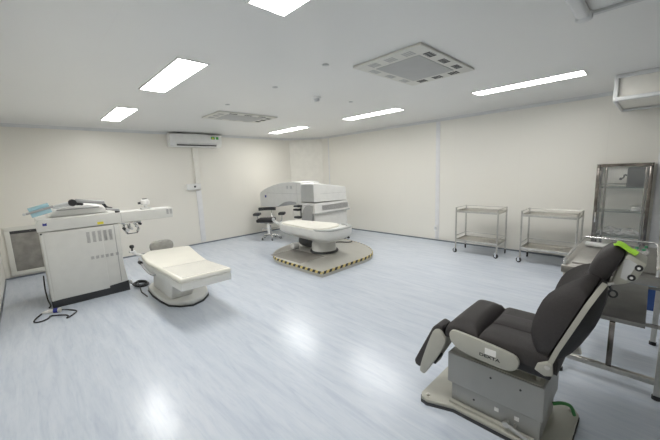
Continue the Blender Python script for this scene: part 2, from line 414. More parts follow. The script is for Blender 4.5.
# microscope under arm
m = MB(); m.box(.95, 1.20, yf+.04, yf+.18, .968, 1.001, .006); m.tube([(1.05, yf+.1, .97), (1.05, yf+.1, .88)], .022, 14)
m.tube([(1.11, yf+.08, .972), (1.155, yf+.02, .90), (1.125, yf-.02, .85)], .016, 12, 1); m.tube([(.985, yf+.08, .95), (.965, yf+.02, .89), (.995, yf-.02, .84)], .016, 12, 1)
m.build('microscope', M_chrome, t)
for kx, kz in ((.97, .91), (1.06, .90), (1.13, .925), (1.175, .955)): MB().lathe((kx, yf+.02, kz), [(.014, -.05), (.018, -.045), (.018, .03)], 14, 'y').build('eyepiece', M_dark if kx < 1 or kx > 1.15 else M_lgrey, t)
MB().lathe((1.0, yf-.02, .885), [(.022, -.03), (.026, 0), (.022, .03)], 16, 'y').build('focus_knob', M_lgrey, t)
MB().lathe((1.06, yf-.01, .83), [(.006, -.06), (.006, .07)], 12, 'x').build('handle_bar', M_dark, t)
# screen in blue film
t2 = thing('wrapped_monitor', 'thin monitor edge wrapped in pale blue film above the laser cabinet', 'monitor', (.1, yf+.02, 1.27))
R = Matrix.Translation((.028, 0, 0)) @ rot_at((.09, yf, 1.27), 'Y', -.26)
MB().box(-.045, .225, yf-.03, yf+.06, 1.262, 1.288, .006, mtx=R).build('screen', M_grey, t2)
MB().box(-.01, .19, yf-.01, yf+.01, 1.288, 1.335, .004, mtx=R).build('blue_film', M_film, t2)
MB().box(-.01, .19, yf-.01, yf+.01, 1.212, 1.262, .004, mtx=R).build('blue_film', M_film, t2)
MB().box(-.005, .185, yf+.02, yf+.08, 1.25, 1.30, .012, mtx=R).build('blue_film', M_film, t2)
MB().lathe((-.03, yf+.01, 1.236), [(.016, -.02), (.016, .02)], 12, 'y').build('end_knob', M_lgrey, t2)

# plug and loose cable on the floor
t = thing('cable_with_connector', 'black floor cable with cream and blue connector before the laser cabinet', 'cable', (.1, 5.05, 0))
MB().tube([(.03, 5.12, .028), (.14, 5.07, .028)], [.022, .028], 14).build('connector', M_warm, t)
MB().tube([(-.035, 5.13, .026), (.03, 5.12, .028)], [.010, .022], 12).build('connector_cone', M_white, t)
MB().tube([(.075, 5.10, .028), (.115, 5.083, .028)], .031, 16).build('blue_ring', M_blue, t)
MB().tube([(-.04, 5.13, .015), (-.10, 5.02, .009), (-.12, 4.90, .009), (-.05, 4.86, .009), (.02, 4.92, .009), (.03, 5.0, .009), (.12, 4.93, .009), (.20, 4.84, .009), (.16, 4.73, .009), (.23, 4.80, .009), (.29, 4.92, .009), (.24, 5.0, .012), (.19, 5.08, .012), (.15, 5.065, .024)], .008, 8, 2).build('cable', M_black, t)
solo(MB().tube([(.045, 5.75, .35), (.035, 5.72, .2), (.04, 5.65, .04), (.055, 5.50, .01), (.06, 5.4, .01), (.04, 5.33, .01)], .008, 8, 2), 'power_cable', M_black,
     'black cable hanging down the left side of the laser cabinet', 'cable')

# ------------------------------------------------------------------ treatment bed (left)
t = thing('treatment_bed', 'low cream patient bed on white oval foot beside laser cabinet', 'patient bed', (1.4, 4.5, 0))
foot = [(1.10, 5.0), (1.08, 4.7), (1.09, 4.4), (1.12, 4.16), (1.21, 4.02), (1.34, 3.93), (1.50, 3.99), (1.63, 4.14), (1.70, 4.35), (1.70, 4.7), (1.64, 5.0), (1.52, 5.15), (1.30, 5.2), (1.16, 5.12)]
MB().prism(foot, 'z', .0, .014).build('rubber_edge', M_dark, t)
MB().prism([(1.4+(x-1.4)*.985, 4.5+(y-4.5)*.985) for x, y in foot], 'z', .012, .07, .022, 4).build('base', M_bedw, t)
MB().prism([(3.98+.2, .068), (4.95, .068), (4.90, .30), (4.95, .46), (3.75, .46), (4.10, .30)], 'x', 1.17, 1.44, .02).build('column', M_bedw, t)
MB().box(1.22, 1.58, 4.3, 4.66, .20, .46, .015).build('actuator_cover', M_bedw, t)
fr = [(1.03, 3.32), (1.58, 3.29), (1.545, 3.86), (1.60, 4.25), (1.72, 4.93), (1.20, 5.06), (1.04, 4.86), (1.00, 4.45)]
MB().prism([(1.32+(x-1.32)*.985, 4.2+(y-4.2)*.99) for x, y in fr], 'z', .43, .515, .008).build('frame', M_bedw, t)
MB().prism(fr, 'z', .515, .572, .024, 4).build('mattress', M_vinyl, t)
MB().prism([(1.06, 3.34), (1.55, 3.32), (1.53, 3.85), (1.04, 3.92)], 'z', .569, .5745, .002).build('plastic_cover', M_cover, t)
# grey head cushion at far side
m = MB(); n = 24; rings = []
for k, (s, yy) in enumerate([(.80, 5.08), (.96, 5.09), (1.0, 5.12), (.96, 5.15), (.80, 5.16)]):
    rings.append([(1.385 + .165*s*abs(math.cos(2*PI*i/n))**.6*(1 if math.cos(2*PI*i/n) > 0 else -1), yy, .60+.085*s*abs(math.sin(2*PI*i/n))**.8*(1 if math.sin(2*PI*i/n) > 0 else -1)) for i in range(n)])
m.loft(rings).build('head_cushion', mat('grey_cushion', (.36, .355, .33), .6, 0, .15, 14), t)
MB().box(1.33, 1.43, 5.0, 5.1, .50, .54, .01).build('cushion_bracket', M_grey, t)
m = MB().tube([(1.005, 4.80, .545), (.985, 4.70, .52), (.98, 4.50, .47), (.985, 4.25, .435), (1.02, 4.12, .45), (1.05, 4.10, .47)], .012, 10, 2); m.build('hand_rail', M_grey, t)
MB().lathe((.98, 4.66, .515), [(.022, -.04), (.022, .04)], 14, 'y').build('rail_clamp', M_black, t)
m = MB(); m.tube([(1.10, 4.98, .53), (1.02, 5.05, .56), (.985, 5.08, .60)], .018, 10, 1); m.box(.95, 1.03, 5.04, 5.10, .585, .61, .008); m.build('joystick_bracket', M_white, t)
MB().lathe((.99, 5.075, .61), [(.012, -.002), (.012, .03), (.026, .045), (.03, .065), (.02, .082), (0, .085)], 16).build('joystick', M_black, t)
t = thing('coiled_cable', 'dark coiled cable between the laser cabinet and bed foot', 'cable', (1.07, 5.35, 0))
pts = []
for i in range(60):
    a = i*2*PI/18; pts.append((1.10+.09*math.cos(a)+.01*math.sin(a*.3), 5.36+.14*math.sin(a), .008+.0006*i))
pts += [(1.05, 5.2, .02), (1.02, 5.0, .01), (1.03, 4.75, .008)]
MB().tube([(.985, 5.40, .06), (1.0, 5.36, .03)] + pts, .008, 8).build('cable', M_dark, t)
MB().tube([(.972, 5.42, .10), (.985, 5.40, .06)], [.028, .022], 12).build('plug', M_white, t)

# ------------------------------------------------------------------ platform with hazard tape
P = [(3.105, 3.445)]
def arc(pts, n=3):
    pts = [Vector((*p, 0)) for p in pts]
    for _ in range(n):
        q = [pts[0]]
        for a, b2 in zip(pts[:-1], pts[1:]): q += [a.lerp(b2, .25), a.lerp(b2, .75)]
        pts = q+[pts[-1]]
    return [(p.x, p.y) for p in pts]
right = arc([(4.15, 3.45), (4.50, 3.52), (4.85, 3.95), (5.02, 4.5), (5.06, 4.98)])
left = arc([(4.37, 5.42), (3.9, 5.42), (3.45, 5.22), (3.13, 4.84), (3.105, 4.35)])
P = [(3.105, 3.445)] + right + [(4.40, 5.0)] + left
t = thing('laser_platform', 'grey floor platform edged with yellow and black hazard tape', 'platform', (4.0, 4.4, 0))
MB().prism(P, 'z', 0, .088).build('deck', M_plat, t)
MB().box(3.19, 3.76, 4.08, 4.98, .087, .0905, .001).build('floor_finish', M_patch, t)  # thin rectangle, darker and glossier than the deck around it
# tape: blocks along the visible rim, alternating, slanted
path = left[::-1][:0] + [p for p in left if p[0] < 3.5 and p[1] < 5.0] + [(3.105, 3.445)] + right
segs = []; acc = 0
D = [0]
for a, b2 in zip(path[:-1], path[1:]): D.append(D[-1] + math.dist(a, b2))
def at(d):
    d = min(max(d, 0), D[-1]-1e-6)
    for i in range(len(path)-1):
        if D[i] <= d <= D[i+1]:
            f = (d-D[i])/(D[i+1]-D[i] or 1); a, b2 = path[i], path[i+1]
            tx, ty = b2[0]-a[0], b2[1]-a[1]; l = math.hypot(tx, ty)
            return (a[0]+tx*f, a[1]+ty*f), (ty/l, -tx/l)
m = MB(); step = .062; sub = 2; N_ = int((D[-1]-.05)/step)*sub
grid = []
for i in range(N_+1):
    d = step*i/sub; col_ = []
    for z, sh, off in ((.050, 0, .003), (.070, .012, .003), (.0905, .024, .003), (.0905, .034, -.012)):
        p, nrm = at(d+sh); col_.append(m.bm.verts.new((p[0]+nrm[0]*off, p[1]+nrm[1]*off, z)))
    for z, sh, off in ((.0885, .034, -.012), (.0885, .024, .001), (.050, 0, .001)):
        p, nrm = at(d+sh); col_.append(m.bm.verts.new((p[0]+nrm[0]*off, p[1]+nrm[1]*off, z)))
    grid.append(col_)
for i in range(N_):
    for j in range(7):
        f_ = m.bm.faces.new((grid[i][j], grid[i+1][j], grid[i+1][(j+1) % 7], grid[i][(j+1) % 7])); f_.material_index = (i//sub) % 2
m.bm.faces.new(grid[0]); m.bm.faces.new(grid[-1]); bmesh.ops.recalc_face_normals(m.bm, faces=m.bm.faces)
m.build('hazard_tape', [M_ty, M_tb], t)

# ------------------------------------------------------------------ excimer laser on the platform
t = thing('laser_workstation', 'large white laser with arched side housing behind hazard-taped platform', 'medical laser', (4.9, 5.5, 0))
MB().box(4.46, 5.42, 5.08, 5.46, 0.0, .10, .01).build('plinth', M_dark, t)
MB().box(4.43, 5.45, 5.055, 5.47, .10, .70, .02).build('lower_housing', M_exc, t)
MB().box(5.0, 5.44, 5.47, 5.88, .0, 1.22, .02).build('rear_housing', M_exc, t)
# middle tier flares slightly
MB().loft([[(4.44, 5.04, .70), (5.47, 5.04, .70), (5.47, 5.48, .70), (4.44, 5.48, .70)],
           [(4.40, 5.02, .72), (5.49, 5.02, .72), (5.49, 5.48, .72), (4.40, 5.48, .72)],
           [(4.42, 5.04, .945), (5.44, 5.04, .93), (5.44, 5.48, .93), (4.42, 5.48, .945)]]).build('middle_housing', M_exc, t)
MB().box(4.40, 5.495, 5.012, 5.025, .70, .735, .004).build('grey_ledge', M_excg, t)
m = MB()
for j in range(7): m.box(4.62, 5.44, 5.018+.0012*j, 5.026+.0012*j, .775+j*.016, .784+j*.016)
m.build('vent', M_grey, t)
MB().loft([[(4.42, 5.045, .972), (5.43, 5.045, .94), (5.43, 5.48, .94), (4.42, 5.48, .972)],
           [(4.42, 5.045, 1.36), (5.40, 5.045, 1.235), (5.40, 5.48, 1.235), (4.42, 5.48, 1.36)],
           [(4.45, 5.075, 1.385), (5.36, 5.075, 1.258), (5.36, 5.46, 1.258), (4.45, 5.46, 1.385)]]).build('upper_housing', M_exc, t)
MB().box(4.60, 5.41, 5.0405, 5.046, 1.135, 1.139, mtx=rot_at((4.6, 5.04, 1.137), 'Y', .02)).build('panel_joint', M_excg, t)
MB().box(4.409, 4.421, 5.06, 5.46, .97, 1.345, .004).build('grey_side_panel', M_excg, t)
g = [(5.482, .83), (5.482, 1.395), (5.75, 1.405), (6.03, 1.40), (6.30, 1.375), (6.54, 1.335), (6.80, 1.275), (7.0, 1.21), (7.13, 1.155), (7.17, 1.12), (7.19, .80), (7.17, .785), (6.75, .79), (6.45, .80), (6.33, .84), (6.2, .90), (6.05, .945), (5.88, .958), (5.72, .94), (5.58, .895)]
MB().prism(g, 'x', 4.412, 4.98, .005, 1).build('arch_housing', M_exc, t)
MB().prism([(5.483, .10), (5.483, .90), (5.60, .90), (5.56, .75), (5.53, .10)][::-1], 'x', 4.46, 4.97, .003).build('arch_pillar', M_excg, t)
for y in (5.83, 5.97): MB().box(4.403, 4.414, y-.03, y+.03, 1.25, 1.32, .004).build('indicator_window', M_lgrey, t)
MB().box(4.406, 4.414, 6.88, 6.94, 1.02, 1.08, .002).build('badge', M_blue, t)
MB().box(4.4105, 4.414, 5.5, 6.85, 1.135, 1.14).build('arch_joint', M_excg, t)
MB().box(4.4105, 4.414, 5.62, 5.625, .94, 1.36).build('arch_joint', M_excg, t)
q = [(5.10, .55), (5.45, .55), (5.44, .68), (5.38, .80), (5.30, .88), (5.20, .90), (5.10, .90)]
MB().prism(q, 'x', 4.37, 4.432, .01).build('curved_side_guard', M_grey, t)
for z, dy in ((.87, 0), (.79, .02), (.62, .0)):
    MB().box(4.30, 4.42, 5.46+dy, 5.64+dy, z-.025, z+.02, .015).build('head_pad', M_dark, t)
MB().tube([(4.44, 5.55, .88), (4.44, 5.55, .60)], .02, 10).build('pad_post', M_grey, t)
MB().tube([(5.49, 5.2, .10), (5.52, 5.15, .05), (5.45, 5.04, .02)], .03, 10, 1).build('rear_foot', M_dark, t)
solo(MB().tube([(4.50, 5.03, .10), (4.55, 4.85, .10), (4.62, 4.70, .098), (4.75, 4.67, .098), (4.80, 4.52, .098), (4.90, 4.44, .098), (4.97, 4.50, .098)], .009, 8, 2), 'platform_cable', M_black,
     'black cable lying on the right part of the grey platform', 'cable')

# its swivelling bed
t = thing('swivel_patient_bed', 'white swivelling patient bed with ivory cushion standing on taped platform', 'patient bed', (4.0, 4.45, .088))
cx, cy = 4.03, 4.38
MB().lathe((cx, cy, .0895), [(.27, 0), (.275, .015), (.27, .03), (.25, .035)], 40).build('floor_ring', M_dark, t)
MB().lathe((cx, cy, .12), [(.235, 0), (.235, .12), (.225, .15), (.22, .18), (.23, .24), (.26, .27)], 40).build('pedestal', M_bedw, t)
def outline(k, x0, x1, x0h, x1h, yf_, yh, n=10):
    """bed plan: round foot end at y = yf_, squarer head end at yh"""
    pts = []
    xm = (x0+x1)/2; w = (x1-x0)/2; L = .30
    for i in range(n+1):
        a = PI*i/n; c_, s_ = math.cos(a), math.sin(a)
        pts.append((xm - w*(abs(c_)**.7)*(1 if c_ > 0 else -1), yf_+L - L*(s_**.8)))
    pts += [(x1h+(x1-x1h)*.4, (yf_+yh)/2+.1), (x1h, yh-.15), (x1h-.05, yh-.03), (x1h-.12, yh), (x0h+.12, yh), (x0h+.05, yh-.03), (x0h, yh-.15), (x0h+(x0-x0h)*.4, (yf_+yh)/2+.1)]
    xm, ym = (x0+x1)/2, (yf_+yh)/2
    return [(xm+(x-xm)*k, ym+(y-ym)*k) for x, y in pts]
O = lambda k, z, dy=0: [(x, y+dy, z) for x, y in outline(k, 3.50, 4.28, 3.58, 4.12, 3.72, 5.28)]
MB().loft([O(.55, .36, -.12), O(.74, .40, -.10), O(.92, .445, -.035), O(.985, .475), O(1, .50), O(1, .585), O(.985, .60)]).build('bed_body', M_bedw, t)
MB().loft([[(x, y, z) for x, y in outline(k, 3.54, 4.20, 3.62, 4.08, 3.97, 5.25)] for k, z in ((1, .595), (1.0, .615), (.985, .628), (.95, .633))]).build('mattress', M_cush, t)
o2 = outline(1.0, 3.50, 4.28, 3.58, 4.12, 3.72, 5.28); o3 = outline(1.0, 3.535, 4.24, 3.6, 4.1, 3.80, 5.28)
ring = [o2[i] for i in range(11)] + [o3[i] for i in range(10, -1, -1)]
MB().prism(ring, 'z', .597, .622, .004).build('foot_rim', M_excg, t)
MB().box(3.68, 4.02, 5.25, 5.42, .55, .61, .02).build('head_bracket', M_bedw, t)
MB().tube([(3.72, 5.40, .58), (3.66, 5.47, .62), (3.64, 5.47, .67)], .028, 12, 1).build('head_joint', M_white, t)
MB().lathe((3.64, 5.47, .68), [(0, -.04), (.03, -.035), (.035, 0), (.03, .02), (0, .025)], 16).build('head_knob', M_lgrey, t)
MB().tube([(cx-.02, cy+.10, .26), (cx-.02, cy+.45, .24), (cx+.05, cy+.70, .20)], [.13, .13, .10], 20).build('swivel_arm', M_dark, t)
t = thing('foot_switch', 'small white drum-shaped foot switch at left of platform under the bed', 'foot switch', (3.85, 5.05, .088))
MB().lathe((3.80, 4.99, .155), [(0, -.08), (.05, -.08), (.062, -.07), (.062, .05), (.05, .06), (0, .06)], 24, 'x').build('drum', M_white, t)
MB().lathe((3.80, 4.99, .155), [(0, .055), (.04, .06), (.04, .075), (.02, .08), (0, .08)], 20, 'x').build('end_cap', M_grey, t)
MB().box(3.74, 3.86, 4.93, 5.05, .0895, .105, .005).build('stand', M_grey, t)

# ------------------------------------------------------------------ surgeon's stool
def caster(parent, x, y, r, z0=0.0, ang=0.0, fork=True):
    c_, s_ = math.cos(ang), math.sin(ang)
    m = MB().lathe((0, 0, 0), [(r*.6, -.012), (r, -.010), (r, .010), (r*.6, .012)], 20, 'x')
    bmesh.ops.transform(m.bm, matrix=Matrix.Translation((x+s_*r*.4, y+c_*r*.4, z0+r)) @ Matrix.Rotation(-ang, 4, 'Z'), verts=m.bm.verts)
    w = m.build('caster', M_black, parent)
    h = MB().lathe((0, 0, 0), [(r*.5, -.015), (r*.55, -.0135), (r*.55, .0135), (r*.5, .015)], 16, 'x')
    h.box(-.018, -.0145, -r*.5, r*.3, -.005, r*1.35); h.box(.0145, .018, -r*.5, r*.3, -.005, r*1.35); h.box(-.018, .018, -r*.55, r*.35, r*1.3, r*1.42)
    bmesh.ops.transform(h.bm, matrix=Matrix.Translation((x+s_*r*.4, y+c_*r*.4, z0+r)) @ Matrix.Rotation(-ang, 4, 'Z'), verts=h.bm.verts)
    h.build('caster_fork', M_chrome, w)
sx, sy = 4.30, 6.62
t = thing('surgeon_stool', 'black padded surgeon stool with armrests on chrome castor base, beside white laser', 'stool', (sx, sy, 0))
m = MB()
for k in range(5):
    a = 2*PI*k/5+.5; m.tube([(sx, sy, .11), (sx+.24*math.cos(a), sy+.24*math.sin(a), .075)], [.022, .014], 8)
m.lathe((sx, sy, .09), [(.04, 0), (.04, .06), (.025, .07), (.02, .26)], 16); m.build('star_base', M_chrome, t)
for k in range(5):
    a = 2*PI*k/5+.5; caster(t, sx+.245*math.cos(a), sy+.245*math.sin(a), .026, 0, a)
# the seat faces the camera's right, so parts are turned about the column
RS = rot_at((sx, sy, 0), 'Z', math.radians(-45))
def rb(m): bmesh.ops.transform(m.bm, matrix=RS, verts=m.bm.verts); return m
rb(MB().box(sx-.30, sx+.12, sy-.2, sy+.2, .44, .52, .03, 4)).build('seat', M_shell, t)
rb(MB().box(sx-.12, sx+.10, sy-.12, sy+.12, .40, .432, .01)).build('seat_plate', M_grey, t)
rb(MB().prism([(sx-.32, sy+.20), (sx-.20, sy+.25), (sx+.0, sy+.25), (sx+.12, sy+.20), (sx+.12, sy+.25), (sx+.0, sy+.30), (sx-.20, sy+.30), (sx-.32, sy+.25)], 'z', .69, .77, .012)).build('backrest', M_dark, t)
rb(MB().tube([(sx, sy+.1, .41), (sx, sy+.24, .43), (sx, sy+.28, .72)], .016, 10, 1)).build('back_post', M_chrome, t)
for s_ in (-1, 1):
    rb(MB().tube([(sx+s_*.10, sy, .41), (sx+s_*.29, sy, .42), (sx+s_*.31, sy, .60)], .015, 10, 1)).build('arm_post', M_chrome, t)
    rb(MB().box(sx+s_*.31-.08, sx+s_*.31+.08, sy-.12, sy+.12, .60, .66, .02)).build('armrest', M_dark, t)
rb(MB().tube([(sx-.02, sy-.12, .40), (sx+.0, sy-.22, .36), (sx, sy-.22, .16)], [.02, .035, .03], 12)).build('lift_lever', M_white, t)
rb(MB().tube([(sx-.22, sy-.1, .22)] + [(sx+.2*math.cos(a), sy+.2*math.sin(a), .30) for a in [PI+.5+i*2*PI/24 for i in range(12)]], .008, 8)).build('foot_ring', M_chrome, t)

# ------------------------------------------------------------------ two trolleys
def trolley(y0, y1, label):
    x0, x1 = 5.70, 6.14
    t = thing('instrument_trolley', label, 'trolley', ((x0+x1)/2, (y0+y1)/2, 0), 'two-tier steel trolleys')
    for x in (x0, x1):
        for y in (y0, y1):
            MB().tube([(x, y, .085), (x, y, .86)], .0125, 12).build('post', M_steel, t)
            caster(t, x, y, .042, 0, .35 if x == x0 else 1.2)
    for z, rim in ((.775, .03), (.235, .03)):
        m = MB(); m.box(x0+.01, x1-.01, y0+.01, y1-.01, z, z+.006)
        m.box(x0-.004, x0+.010, y0, y1, z-.008, z+rim, .002); m.box(x1-.010, x1+.004, y0, y1, z-.008, z+rim, .002)
        m.box(x0, x1, y0-.004, y0+.010, z-.008, z+rim, .002); m.box(x0, x1, y1-.010, y1+.004, z-.008, z+rim, .002)
        m.build('shelf', M_steel, t)
    for z in (.85, .33):
        for y in (y0, y1): MB().tube([(x0, y, z), (x1, y, z)], .006, 8).build('side_rail', M_steel, t)
        MB().tube([(x1, y0, z), (x1, y1, z)], .006, 8).build('back_rail', M_steel, t)
    return t
T1 = trolley(1.815, 2.535, 'empty two-tier steel trolley on castors, farther left against right wall')
dup(T1, (5.92, 1.10, 0), 'empty two-tier steel trolley nearer the glass cabinet')

# ------------------------------------------------------------------ glass instrument cabinet
x0, x1, y0, y1, zt = 6.05, 6.40, .03, .615, 1.55
t = thing('glass_instrument_cabinet', 'polished steel glazed instrument cabinet with glass shelves behind the table', 'cabinet', (6.22, .32, 0))
for x in (x0, x1-.04):
    for y in (y0, y1-.04): MB().box(x, x+.04, y, y+.04, 0.08, zt-.04, .003).build('corner_post', M_steel2, t)
for x in (x0+.01, x1-.03):
    for y in (y0+.01, y1-.03): MB().box(x, x+.02, y, y+.02, 0, .08).build('foot', M_black, t)
m = MB(); m.box(x0, x1, y0, y0+.04, zt-.012, zt, .002); m.box(x0, x1, y1-.04, y1, zt-.012, zt, .002); m.box(x0, x0+.04, y0+.04, y1-.04, zt-.012, zt); m.box(x1-.04, x1, y0+.04, y1-.04, zt-.012, zt)
for a in ((x0, x0+.03, y0+.04, y1-.04), (x1-.03, x1, y0+.04, y1-.04), (x0+.04, x1-.04, y0, y0+.03), (x0+.04, x1-.04, y1-.03, y1)): m.box(a[0], a[1], a[2], a[3], zt-.04, zt-.012)
m.build('top', M_steel2, t)
m = MB(); m.box(x0, x1, y0, y1, .08, .12, .003); m.build('bottom', M_steel2, t)
for z in (1.205, .86, .50):
    MB().box(x0+.01, x1-.01, y0+.042, y1-.042, z, z+.010).build('glass_shelf', M_shelf, t)
MB().box(x1-.10, x1-.05, y0+.04, y1-.04, 1.245, 1.258).build('hanging_rail', M_steel2, t)
MB().box(x0+.002, x0+.006, y0+.04, y1-.04, .12, zt-.04).build('glass_door', M_glass, t)
MB().box(x0+.042, x1-.042, y1-.008, y1-.004, .12, zt-.04).build('side_glass', M_glass, t)
MB().box(x0+.04, x1-.04, y0+.04, y1-.04, zt-.009, zt-.005).build('top_glass', M_glass, t)
for ya in (y1-.125, y0+.045): MB().box(x0+.007, x0+.027, ya, ya+.03, .12, zt-.042, .002).build('door_stile', M_steel2, t)
MB().box(x0-.012, x0+.002, y1-.035, y1-.02, .70, .85, .003).build('door_handle', M_chrome, t)
t = thing('sterilising_drum', 'dark steel box with a latch on the top shelf of the glass cabinet', 'steel box', (6.2, .18, 1.216))
MB().box(6.09, 6.34, .072, .285, 1.216, 1.49, .008).build('case', M_steeld, t)
m = MB(); m.tube([(6.13, .287, 1.38), (6.13, .315, 1.40), (6.13, .32, 1.35), (6.13, .345, 1.34)], .010, 8, 1); m.lathe((6.13, .35, 1.335), [(.018, -.015), (.018, .015)], 12, 'x'); m.build('latch', M_dark, t)
solo(MB().box(6.10, 6.32, .085, .22, .871, .945, .01), 'instrument_tray', M_steel, 'flat steel tray box on the right of the second cabinet shelf', 'tray')
m = MB(); rings = []; n = 22
for k in range(13):
    u = k/12; y = .565-.47*u; h = (.02+.09*math.sin(PI*u)**.7)*(1+.25*math.sin(9*u)); w = .10*(.3+math.sin(PI*u)**.6)
    rings.append([(6.21+w*math.cos(2*PI*i/n)*(1+.15*math.sin(3*i+k)), y+.01*math.sin(i*2+k), .512+h*(1+math.sin(2*PI*i/n))*.5*(1+.18*math.sin(5*i+2*k))) for i in range(n)])
solo(m.loft(rings), 'plastic_bag', M_bag, 'crumpled clear plastic bag on the lowest visible cabinet shelf', 'plastic bag')

# ------------------------------------------------------------------ steel table in front
x0, x1, y0, y1 = 2.79, 3.78, -.13, .44
t = thing('steel_work_table', 'stainless steel table with guard rail and lower shelf behind the chair', 'table', (3.28, .15, 0))
MB().box(x0, x1, y0, y1, .795, .850, .004).build('tabletop', M_steelt, t)
MB().box(x0+.09, x1-.05, y0+.05, y1-.05, .8495, .862, .003).build('top_tray', M_steelt, t)
m = MB().tube([(x0+.03, y1-.015, .85), (x0+.05, y1-.015, .885), (x0+.35, y1-.015, .895), (x1-.02, y1-.015, .895), (x1-.02, y0+.10, .895), (x1-.1, y0+.07, .895), (x0+.05, y0+.07, .885), (x0+.03, y0+.07, .85)], .010, 10)
m.build('guard_rail', M_chrome, t)
for x, y in ((x0+.07, y0+.01), (x1-.03, y0+.035), (x0+.03, y1-.03), (x1-.03, y1-.03)):
    MB().box(x-.018, x+.018, y-.018, y+.018, .03, .795, .002).build('leg', M_steel, t)
    MB().lathe((x, y, 0), [(.024, 0), (.024, .025), (.018, .03)], 14).build('rubber_foot', M_black, t)
MB().box(x0+.02, x1-.05, y0+.10, y1-.055, .495, .525, .003).build('lower_shelf', M_steels, t)
for x in (x0+.05, x1-.07): MB().box(x, x+.02, y0+.02, y0+.10, .50, .52).build('shelf_bracket', M_steels, t)
m = MB(); m.box(x0+.0, x0+.035, y0+.03, y1-.05, .13, .165, .002); m.box(x0+.035, x1-.05, y1-.045, y1-.015, .13, .16, .002); m.build('stretcher', M_steel, t)
MB().box(x0+.003, x0+.033, .115, .145, .165, .495, .002).build('middle_post', M_steel2, t)
solo(MB().tube([(3.50, .415-.03, .884), (3.47, .21, .884)], [.020, .020], 18), 'paper_roll', M_towel, 'white rolled towel on the steel table', 'towel roll')
t = thing('glass_bottle', 'small clear bottle with green cap, left of three on the steel table', 'bottle', (3.35, .06, .863), 'small capped bottles on steel table')
MB().lathe((3.35, .06, .863), [(0, 0), (.020, 0), (.021, .03), (.018, .042), (.009, .048), (.009, .055)], 16).build('body', M_bag, t)
MB().lathe((3.35, .06, .863), [(.011, .052), (.011, .066), (0, .067)], 14).build('cap', M_redc, t)
dup(t, (3.30, .02, .863), 'small clear bottle with green cap, middle of three on the steel table')
dup(t, (3.42, .01, .863), 'small clear bottle with green cap, right of three on the steel table')
t = thing('blue_bin', 'blue plastic bin with pale label standing on the floor behind the table', 'bin', (4.72, -.03, 0))
MB().loft([[(4.62, -.10, 0), (4.82, -.10, 0), (4.82, .02, 0), (4.62, .02, 0)], [(4.60, -.12, .27), (4.84, -.12, .27), (4.84, .035, .27), (4.60, .035, .27)]]).build('body', M_vbl, t)
MB().box(4.59, 4.85, -.125, .04, .268, .29, .006).build('lid', M_lbl, t)

# ------------------------------------------------------------------ the reclining chair
CXc = 2.06
t = thing('operating_chair', 'charcoal reclining operating chair on grey pedestal in the right foreground', 'operating chair', (CXc, .6, 0))
def mir(p): return p + [(2*CXc-x, y) for x, y in p[::-1]]
pl = mir([(1.82, 1.03), (1.785, 1.01), (1.775, .965), (1.835, .81), (1.835, .42), (1.785, .30), (1.79, .24), (1.83, .215)])
MB().prism([(CXc+(x-CXc)*1.01, .61+(y-.61)*1.01) for x, y in pl], 'z', 0, .022).build('rubber_edge', M_dark, t)
MB().prism(pl, 'z', .021, .045, .006).build('base_plate', M_chair, t)
m = MB()
for x, y in ((1.82, .98), (2.30, .98), (1.82, .26), (2.30, .26)): m.lathe((x, y, .044), [(.012, 0), (.012, .012), (0, .014)], 12)
m.build('levelling_bolt', M_steel, t)
MB().box(1.858, 1.885, .36, .85, .044, .062, .004).build('base_rail', M_chair, t)
MB().box(2.235, 2.262, .36, .85, .044, .062, .004).build('base_rail', M_chair, t)
MB().box(1.89, 2.235, .34, .845, .044, .21, .004).build('lower_column', M_cbody, t)
MB().box(1.872, 2.25, .325, .868, .185, .392, .006).build('column_cover', M_cbody, t)
MB().box(1.885, 2.237, .34, .855, .391, .397, .001).build('column_deck', M_chair, t)
for y, z in ((.60, .33), (.44, .33), (.70, .12)):
    MB().lathe((1.872 if z > .2 else 1.889, y, z), [(.006, 0), (.006, -.003), (0, -.003)], 10, 'x').build('screw', M_dark, t)
for y in (.565, .455): MB().box(1.886, 1.8895, y-.012, y+.012, .115, .14).build('small_label', M_towel, t)
m = MB(); m.box(1.842, 1.852, .33, .50, .085, .108, .003, mtx=rot_at((1.85, .5, .10), 'X', .32)); m.lathe((1.852, .50, .095), [(.018, -.014), (.018, .014)], 14, 'x'); m.tube([(1.85, .46, .085), (1.89, .46, .085)], .008, 8); m.build('foot_pedal', M_steel, t)
m = MB().tube([(2.18, .335, .12), (2.20, .29, .14), (2.235, .25, .12), (2.26, .235, .05)], .010, 10, 2); m.build('earth_cable', M_gcable, t)
# lift mechanism between column and seat
m = MB(); m.box(1.95, 2.17, .40, .80, .396, .47, .006); m.tube([(1.93, .37, .397), (1.93, .37, .52)], .010, 10); m.tube([(1.97, .36, .397), (1.97, .36, .47)], .012, 10); m.build('lift_mechanism', M_chair, t)
MB().box(1.84, 2.28, .30, .80, .468, .535, .012).build('seat_pan', M_shell, t)
